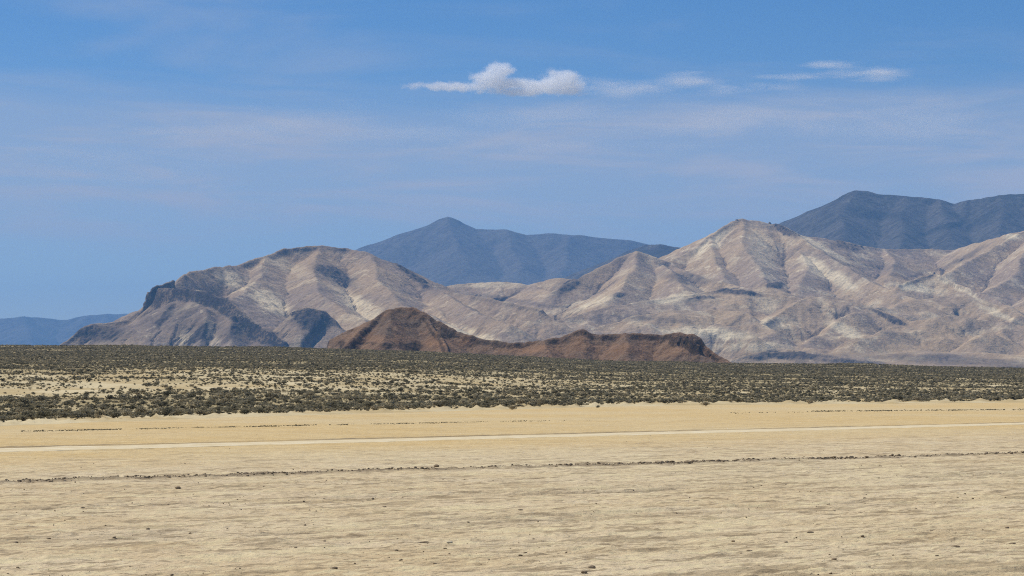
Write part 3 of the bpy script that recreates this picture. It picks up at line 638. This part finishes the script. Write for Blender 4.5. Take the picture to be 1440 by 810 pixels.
def build_shrubs():
    far = [shrub_mesh('sage_far', 200 + i, 70, 0.15) for i in range(6)]
    near = [shrub_mesh('sage_near', 300 + i, 300, 0.075) for i in range(8)]
    pts = []
    # candidates spread over the slope, thinned by cover
    d_edges = [(180, 420, 0.80), (420, 900, 0.72), (900, 1680, 0.62)]
    for d0, d1, dens in d_edges:
        area = 0.5 * 2 * R(15) * (d1 * d1 - d0 * d0)
        n = int(area * dens)
        A = (rng.random(n) * 2 - 1) * R(15); D = np.sqrt(d0 * d0 + rng.random(n) * (d1 * d1 - d0 * d0))
        x, y = D * np.sin(A), D * np.cos(A)
        z, u, px = ground_z(x, y)
        cov = veg_density(px, u, x, y)
        keep = (u > 0.012) & (rng.random(n) < cov ** 1.1 * 0.9) & (u < 1.04)
        x, y, z, u, px = x[keep], y[keep], z[keep], u[keep], px[keep]
        s = np.clip(0.40 * np.exp(0.50 * rng.standard_normal(len(x))), 0.16, 1.25) * (0.75 + 0.35 * fbm(x / 25, y / 25, 2, 130)) * np.where(u < .3, 1.1, 1.0)
        pts.append(np.stack([x, y, z, s], 1))
    # a wavering line of low scrub on the old beach line, just out from the shore
    wr = []
    for p0, p1, r0, r1, cnt, sz in ((30, 500, 606.5, 596.5, 1500, .065), (480, 830, 597, 590.5, 800, .06), (1140, 1440, 578.5, 576.0, 800, .10), (1000, 1140, 581, 579.5, 60, .09)):
        t = rng.random(cnt); pxv = p0 + (p1 - p0) * t; rowv = r0 + (r1 - r0) * t + rng.normal(0, .35, cnt)
        keep = perlin(pxv / 30, pxv * 0, 140) > -0.3 + .5 * rng.random(cnt)
        for a_, b_ in zip(pxv[keep], rowv[keep]):
            w = P(a_, b_, ground_d(b_)); wr.append((w[0], w[1], 0.0, sz * (0.6 + rng.random())))
    wr = np.array(wr); 
    pts = np.concatenate(pts + [wr])
    d = np.hypot(pts[:, 0], pts[:, 1])
    # named single bushes that stand apart on the open sand at the shore
    solo = [(815, 572.5, 1.0, 'dark bush standing out on the sand in front of the shrub belt, centre'),
            (720, 576.5, 0.9, 'dark bush at the foot of the shrub belt below the dip in the brown ridge'),
            (993, 571.5, 1.05, 'dark low bush alone on the pale sand below the right end of the mesa'),
            (1137, 568.5, 1.1, 'small black-looking bush set into a pale sand hummock right of centre'),
            (107, 592, 0.8, 'blackish bush at the very edge of the sand near the left side'),
            (840, 573.5, 0.55, 'smaller bush just right of the dark bush standing out on the sand'),
            (1342, 566.5, 0.8, 'small dark bush poking out of the shrub belt edge near the right side')]
    grp_solo = 'single bushes on the sand at the shore'
    for i, (pxv, rw, s, lab) in enumerate(solo):
        w = P(pxv, rw, ground_d(rw)); zz, _, _ = ground_z(np.array([w[0]]), np.array([w[1]]))
        o = obj('sagebrush', near[i % 8]); o.location = (w[0], w[1], max(zz[0], 0) - .03); o.scale = (s * 1.15, s * 1.15, s * .95); o.rotation_euler = (0, 0, rng.random() * 6.28)
        tag(o, lab, 'bush', grp_solo)
    # the 300 that show largest: by size over distance, inside the frame
    pxs, rows = pix(pts[:, 0], pts[:, 1], pts[:, 2])
    big = pts[:, 3] / d; big[(pxs < 4) | (pxs > 1436)] = 0; big[len(pts) - len(wr):] = 0
    order = np.argsort(-big)[:293]
    for k, i in enumerate(order):
        x, y, z, s = pts[i]
        o = obj('sagebrush', near[k % 8]); o.location = (x, y, z - 0.03); o.scale = (s * 1.15, s * 1.15, s * (0.8 + .3 * rng.random())); o.rotation_euler = (0, 0, rng.random() * 6.28)
        where = [w for lim, w in ((95, 'the far blue range'), (200, 'the mountain\'s low left shoulder'), (345, 'the mountain\'s dark cliffs'), (480, 'the mountain\'s dark knob'), (700, 'the brown butte'), (1030, 'the flat-topped mesa'), (9999, 'the pale right hills')) if pxs[i] < lim][0]
        tag(o, 'sagebrush in front of the shrub belt, below ' + where, 'bush', 'front sagebrush along the shore')
    rest = np.delete(pts, order, 0); n = len(rest)
    me = bpy.data.meshes.new('sagebrush_cover'); me.vertices.add(n)
    co = rest[:, :3].copy(); co[:, 2] -= 0.03
    me.vertices.foreach_set('co', co.astype(np.float32).ravel())
    a = me.attributes.new('sca', 'FLOAT_VECTOR', 'POINT'); sv = np.stack([rest[:, 3] * 1.2, rest[:, 3] * 1.2, rest[:, 3] * (0.75 + .35 * rng.random(n))], 1); a.data.foreach_set('vector', sv.astype(np.float32).ravel())
    a = me.attributes.new('rot', 'FLOAT_VECTOR', 'POINT'); rv = np.stack([np.zeros(n), np.zeros(n), rng.random(n) * 6.28], 1); a.data.foreach_set('vector', rv.astype(np.float32).ravel())
    a = me.attributes.new('pick', 'INT', 'POINT'); a.data.foreach_set('value', rng.integers(0, 6, n).astype(np.int32))
    me.materials.append(M_sage)
    proto = bpy.data.collections.new('sage_kinds')
    for i, f in enumerate(far):
        po = bpy.data.objects.new('sage_kind', f); proto.objects.link(po)
    ng = bpy.data.node_groups.new('sage_scatter', 'GeometryNodeTree')
    ng.interface.new_socket('Geometry', in_out='INPUT', socket_type='NodeSocketGeometry'); ng.interface.new_socket('Geometry', in_out='OUTPUT', socket_type='NodeSocketGeometry')
    gn, gl = ng.nodes, ng.links
    gi, go = gn.new('NodeGroupInput'), gn.new('NodeGroupOutput')
    iop = gn.new('GeometryNodeInstanceOnPoints'); ci = gn.new('GeometryNodeCollectionInfo')
    ci.inputs['Collection'].default_value = proto; ci.inputs['Separate Children'].default_value = True; ci.inputs['Reset Children'].default_value = True
    def na(nm, ty):
        x = gn.new('GeometryNodeInputNamedAttribute'); x.data_type = ty; x.inputs[0].default_value = nm; return x.outputs[0]
    gl.new(gi.outputs[0], iop.inputs['Points']); gl.new(ci.outputs[0], iop.inputs['Instance']); iop.inputs['Pick Instance'].default_value = True
    gl.new(na('pick', 'INT'), iop.inputs['Instance Index']); gl.new(na('rot', 'FLOAT_VECTOR'), iop.inputs['Rotation']); gl.new(na('sca', 'FLOAT_VECTOR'), iop.inputs['Scale'])
    gl.new(iop.outputs[0], go.inputs[0])
    o = obj('sagebrush_cover', me); md = o.modifiers.new('scatter', 'NODES'); md.node_group = ng
    tag(o, 'grey-green sagebrush cover speckling the whole slope up to its crest', 'sagebrush', kind='stuff')
    print('shrubs', n)
build_shrubs()

# ------------------------------------------------------------------ mud clods on the playa
def ico(sub):
    import bmesh
    bm = bmesh.new(); bmesh.ops.create_icosphere(bm, subdivisions=sub, radius=1.0)
    v = np.array([x.co[:] for x in bm.verts]); f = np.array([[q.index for q in p.verts] for p in bm.faces]); bm.free(); return v, f
def build_clods():
    m = Mat('dried_mud_clod', 1.0)
    oi = N(m.n, 'ShaderNodeObjectInfo')
    c = m.mix(m.ramp(m.noise(14.0, 4), .35, .65), (0.25, 0.18, 0.105), (0.40, 0.305, 0.19))
    m.color(c); m.bump(m.noise(40.0, 4), 0.02)
    mp = Mat('pale_crust_clod', 1.0); mp.color(mp.mix(mp.ramp(mp.noise(14.0, 4), .35, .65), (0.50, 0.42, 0.27), (0.64, 0.54, 0.37)))
    v0, f0 = ico(2); v1, f1 = ico(1)
    def clod(seed, v0, f0):
        g = np.random.default_rng(seed)
        v = v0 * (1 + 0.30 * np.stack([perlin(v0[:, 0] * 1.6 + seed, v0[:, 1] * 1.6 + v0[:, 2], k) for k in (1, 2, 3)], 1) * 1.6)
        n = g.normal(size=(5, 3)); n /= np.linalg.norm(n, axis=1)[:, None]
        for q in n:        # flat broken faces
            dd = v @ q; lim = 0.62 + .2 * g.random(); v = v - np.outer(np.maximum(dd - lim, 0), q)
        v[:, 2] = v[:, 2] * 0.8 + 0.42
        return v
    protos = [mesh_np('clod', clod(400 + i, v0, f0), f0, m.m, False) for i in range(8)]
    pproto = mesh_np('pale_clod', clod(450, v0, f0), f0, mp.m, False)
    special = [(614, 657, .115, 1.0, 'tall rounded dark clod standing highest on the clod row, left of centre'),
               (250, 690, .075, 1.6, 'low domed mud lump alone just below the clod row at left'),
               (208, 745, .05, 1.0, 'small pointed black-looking clod alone on the lower left lakebed'),
               (832, 799, .065, 1.5, 'large slanting dark clod near the bottom edge, right of centre'),
               (822, 806, .05, 1.6, 'flat dark clod right at the bottom edge below the large slanting one'),
               (596, 763, .045, 3.0, 'long low dark clod on the lower middle lakebed, beside a white one'),
               (541, 712, .045, 1.6, 'dark clod above a pale scuffed patch, lower left of centre'),
               (732, 718, .05, 1.5, 'dark lump just right of the middle, below the clod row'),
               (1344, 770, .055, 1.8, 'flat wide dark clod at lower right'),
               (1416, 742, .05, 1.3, 'small dark clod at the right edge, above the flat wide one'),
               (1210, 722, .05, 1.4, 'low dark clod with a wide base, right of centre, in the lower lakebed'),
               (1288, 715, .05, 1.1, 'small upright dark clod, right, half way down the lakebed'),
               (1140, 749, .05, 2.2, 'thin dark clod pair lying on a pale patch at lower right'),
               (470, 803, .045, 1.8, 'dark clod in a little heap at the bottom edge, left of centre'),
               (1424, 764, .05, 1.8, 'dark hollow-sided clod near the right edge of the lower lakebed'),
               (1054, 776, .05, 1.5, 'dark clod with loose crumbs, bottom right of centre'),
               (1216, 700, .045, 1.2, 'small lone dark clod on a thin dark streak at right')]
    for i, (px, row, s, wd, lab) in enumerate(special):
        w = P(px, row, ground_d(row)); z = float(playa_h(np.array(w[0]), np.array(w[1])))
        o = obj('mud_clod', protos[i % 8]); o.location = (w[0], w[1], z - .1 * s); o.scale = (s * wd * .85, s * .9, s * .75); o.rotation_euler = (0, 0, .4 * (rng.random() - .5))
        tag(o, lab, 'clod', 'mud clods on the lakebed')
    w = P(632, 763.5, ground_d(763.5)); o = obj('pale_clod', pproto); o.location = (w[0], w[1], float(playa_h(np.array(w[0]), np.array(w[1])))); o.scale = (.07, .07, .04)
    tag(o, 'white crusty chunk lying beside the long low dark clod', 'clod', 'mud clods on the lakebed')
    # scattered clods: along the row, along ruts, and loose
    C = []
    L = np.linalg.norm((BM_B - BM_A)[:2])
    n = 4200; t = rng.random(n) * 1.3 - .15; off = rng.normal(0, .22, n)
    clump = np.clip(.62 + .9 * perlin(t * L / 1.6, t * 0, 150), 0.1, 1)
    x = BM_A[0] + B_DIR[0] * t * L + B_NRM[0] * off; y = BM_A[1] + B_DIR[1] * t * L + B_NRM[1] * off
    s = (0.013 + 0.045 * rng.random(n) ** 4.5) * (0.6 + .7 * clump) * (0.85 + .45 * t)
    C.append(np.stack([x, y, s, np.zeros(n)], 1)[rng.random(n) < clump])
    for o_, cnt in ((-7.4, 420), (-16.5, 800), (-27, 800), (-36, 600), (-44, 500)):
        t = rng.random(cnt) * 1.6 - .4; off = rng.normal(o_, .5, cnt)
        x = BM_A[0] + B_DIR[0] * t * L + B_NRM[0] * off; y = BM_A[1] + B_DIR[1] * t * L + B_NRM[1] * off
        k = np.clip(.3 + 1.4 * perlin(x / 3, y / 3, 155), 0, 1) > rng.random(cnt)
        C.append(np.stack([x, y, 0.008 + 0.03 * rng.random(cnt) ** 4, np.ones(cnt)], 1)[k])
    n = 14000; A = (rng.random(n) * 2 - 1) * R(13.5); D = ground_d(HROW + 265 * rng.random(n) ** .75 + 25)
    x, y = D * np.sin(A), D * np.cos(A)
    k = np.clip(.25 + 1.2 * perlin(x / 5, y / 5, 157), 0, 1) > rng.random(n)
    C.append(np.stack([x, y, 0.006 + 0.028 * rng.random(n) ** 14, np.ones(n)], 1)[k])
    C = np.concatenate(C); d = np.hypot(C[:, 0], C[:, 1])
    z = playa_h(C[:, 0], C[:, 1])
    px, row = pix(C[:, 0], C[:, 1], z)
    ok = (px > 3) & (px < 1437) & (row < 806)
    big = np.where(ok, C[:, 2] / d, 0); order = np.argsort(-big)[:282]
    pick = np.zeros(len(C), bool); pick[order] = True
    for i in order:
        o = obj('mud_clod', protos[rng.integers(8)]); s = C[i, 2]
        o.location = (C[i, 0], C[i, 1], z[i] - .1 * s); o.scale = (s * (.9 + .9 * rng.random()), s, s * (.5 + .5 * rng.random())); o.rotation_euler = (0, 0, rng.random() * 6.28)
        if C[i, 3] == 0: tag(o, 'small dark clod in the long clod row, ' + ('its left third' if px[i] < 480 else 'its middle third' if px[i] < 960 else 'its right third'), 'clod', 'clods in the long row')
        else: tag(o, 'small loose clod on the lakebed nearer than the clod row, ' + ('left' if px[i] < 480 else 'middle' if px[i] < 960 else 'right') + ' part of the view', 'clod', 'loose clods scattered on the near lakebed')
    vs, fs = [], []; base = [clod(470 + i, v1, f1) for i in range(5)]; k = 0
    for i in np.nonzero(~pick)[0]:
        s = C[i, 2]; a = rng.random() * 6.28; b = base[i % 5] * np.array([1.2, 1, .9]) * s
        q = np.stack([b[:, 0] * math.cos(a) - b[:, 1] * math.sin(a) + C[i, 0], b[:, 0] * math.sin(a) + b[:, 1] * math.cos(a) + C[i, 1], b[:, 2] + z[i] - .1 * s], 1)
        vs.append(q); fs.append(f1 + k); k += len(q)
    o = obj('clod_crumbs', mesh_np('clod_crumbs', np.concatenate(vs), np.concatenate(fs), m.m, False))
    tag(o, 'fine crumbs of dried mud strewn over the lakebed', 'crumbs', kind='stuff')
    print('clods', len(C))
build_clods()

# ------------------------------------------------------------------ clouds (outside the haze) and haze
def cloud(name, label, blobs, Y0, dens, nsize, rough_amt, soft=0.25, group=None):
    pxm = F / Y0
    E = []
    for cx, row, rx, ry, wgt in blobs:
        c = P(cx, row, Y0); E.append((c, rx / pxm, min(rx, 3 * ry) / pxm, ry / pxm, wgt))
    lo = np.min([c - np.array([a, b, h]) * 1.5 for c, a, b, h, w in E], 0); hi = np.max([c + np.array([a, b, h]) * 1.5 for c, a, b, h, w in E], 0)
    V = np.array([[x, y, z] for x in (lo[0], hi[0]) for y in (lo[1], hi[1]) for z in (lo[2], hi[2])])
    Fc = np.array([[0, 1, 3, 2], [4, 6, 7, 5], [0, 4, 5, 1], [2, 3, 7, 6], [0, 2, 6, 4], [1, 5, 7, 3]])
    m = bpy.data.materials.new(name); m.use_nodes = True; m.cycles.volume_sampling = 'DISTANCE'; n, l = m.node_tree.nodes, m.node_tree.links; n.clear()
    out = n.new('ShaderNodeOutputMaterial'); pv = n.new('ShaderNodeVolumePrincipled'); l.new(pv.outputs[0], out.inputs['Volume'])
    pv.inputs['Color'].default_value = (0.995, 0.995, 0.995, 1); pv.inputs['Anisotropy'].default_value = 0.15
    geo = n.new('ShaderNodeNewGeometry')
    def mth(op, a, b=None, clamp=False):
        q = N(n, 'ShaderNodeMath', operation=op, use_clamp=clamp)
        for i, v in enumerate((a, b)):
            if v is None: continue
            if isinstance(v, (int, float)): q.inputs[i].default_value = v
            else: l.new(v, q.inputs[i])
        return q.outputs[0]
    f = None
    for c, a, b, h, wgt in E:
        su = N(n, 'ShaderNodeVectorMath', operation='SUBTRACT'); l.new(geo.outputs['Position'], su.inputs[0]); su.inputs[1].default_value = c
        mu = N(n, 'ShaderNodeVectorMath', operation='MULTIPLY'); l.new(su.outputs[0], mu.inputs[0]); mu.inputs[1].default_value = (1 / a, 1 / b, 1 / h)
        le = N(n, 'ShaderNodeVectorMath', operation='LENGTH'); l.new(mu.outputs[0], le.inputs[0])
        g = mth('MULTIPLY', mth('SUBTRACT', 1.0, le.outputs['Value']), wgt)
        if f is None: f = g
        else:
            q = N(n, 'ShaderNodeMath', operation='SMOOTH_MAX'); l.new(f, q.inputs[0]); l.new(g, q.inputs[1]); q.inputs[2].default_value = 0.15; f = q.outputs[0]
    mp = N(n, 'ShaderNodeMapping'); mp.inputs['Scale'].default_value = nsize; l.new(geo.outputs['Position'], mp.inputs[0])
    nz = N(n, 'ShaderNodeTexNoise', ins={'Scale': 1.0, 'Detail': 7.0, 'Roughness': 0.62}); l.new(mp.outputs[0], nz.inputs['Vector'])
    f = mth('ADD', f, mth('MULTIPLY', mth('SUBTRACT', nz.outputs['Fac'], 0.52), rough_amt))
    d = mth('MULTIPLY', ramp(n, l, f, 0.0, soft), dens)
    l.new(d, pv.inputs['Density'])
    me = mesh_np(name, V, Fc, m, False); o = obj(name, me)
    tag(o, label, 'cloud', group, 'structure')
    return o
cy.volume_step_rate = 0.25
m_c = 20000.0
cloud('cumulus_cloud', 'small bright cumulus cloud with two puffs above the middle of the view',
      [(690, 112, 34, 17, 1), (702, 100, 24, 14, 1), (716, 118, 50, 10, 1), (760, 122, 50, 11, 1), (787, 116, 36, 21, 1), (800, 122, 26, 16, 1), (640, 122, 80, 8, .75), (740, 129, 80, 7, .8)],
      m_c, 0.012, (1 / 110, 1 / 110, 1 / 75), 2.0, 0.5)
cloud('thin_cloud', 'thin streaky cloud sheet stretching right of the bright cumulus',
      [(880, 124, 90, 18, .8), (960, 116, 70, 14, .8), (970, 103, 34, 5, .8), (1010, 126, 60, 12, .7), (1080, 120, 70, 10, .6)], m_c + 600, 0.003, (1 / 420, 1 / 420, 1 / 70), 1.7, 0.9)
cloud('wispy_cloud', 'bright wispy cloud streak at the upper right of the sky',
      [(1165, 91, 56, 8, .9), (1135, 108, 90, 6, .8), (1180, 104, 80, 8, .7), (1245, 104, 60, 12, .5)], m_c + 600, 0.005, (1 / 420, 1 / 420, 1 / 60), 1.7, 0.8)

cloud('veil_cloud', 'broad thin milky cloud veil below and around the cumulus',
      [(760, 165, 230, 26, .9), (1000, 170, 260, 34, .9), (600, 185, 190, 26, .7), (820, 205, 260, 22, .7), (1230, 170, 220, 44, .8), (380, 180, 260, 40, .6), (150, 230, 220, 36, .6)], m_c + 3500, 0.0007, (1 / 900, 1 / 900, 1 / 150), 2.2, 1.3)
def haze():
    V = np.array([[x, y, z] for x in (-39000, 39000) for y in (-39000, 39000) for z in (-12.0, 1640.0)], float)
    Fc = np.array([[0, 1, 3, 2], [4, 6, 7, 5], [0, 4, 5, 1], [2, 3, 7, 6], [0, 2, 6, 4], [1, 5, 7, 3]])
    m = bpy.data.materials.new('haze'); m.use_nodes = True; m.cycles.volume_sampling = 'DISTANCE'; n, l = m.node_tree.nodes, m.node_tree.links; n.clear()
    out = n.new('ShaderNodeOutputMaterial'); pv = n.new('ShaderNodeVolumePrincipled'); l.new(pv.outputs[0], out.inputs['Volume'])
    pv.inputs['Color'].default_value = (0.20, 0.50, 1.0, 1); pv.inputs['Density'].default_value = 3.3e-5; pv.inputs['Anisotropy'].default_value = 0.0
    o = obj('haze', mesh_np('haze', V, Fc, m, False)); tag(o, 'thin blue dust haze filling the air over the whole valley', 'haze', kind='stuff')
haze()
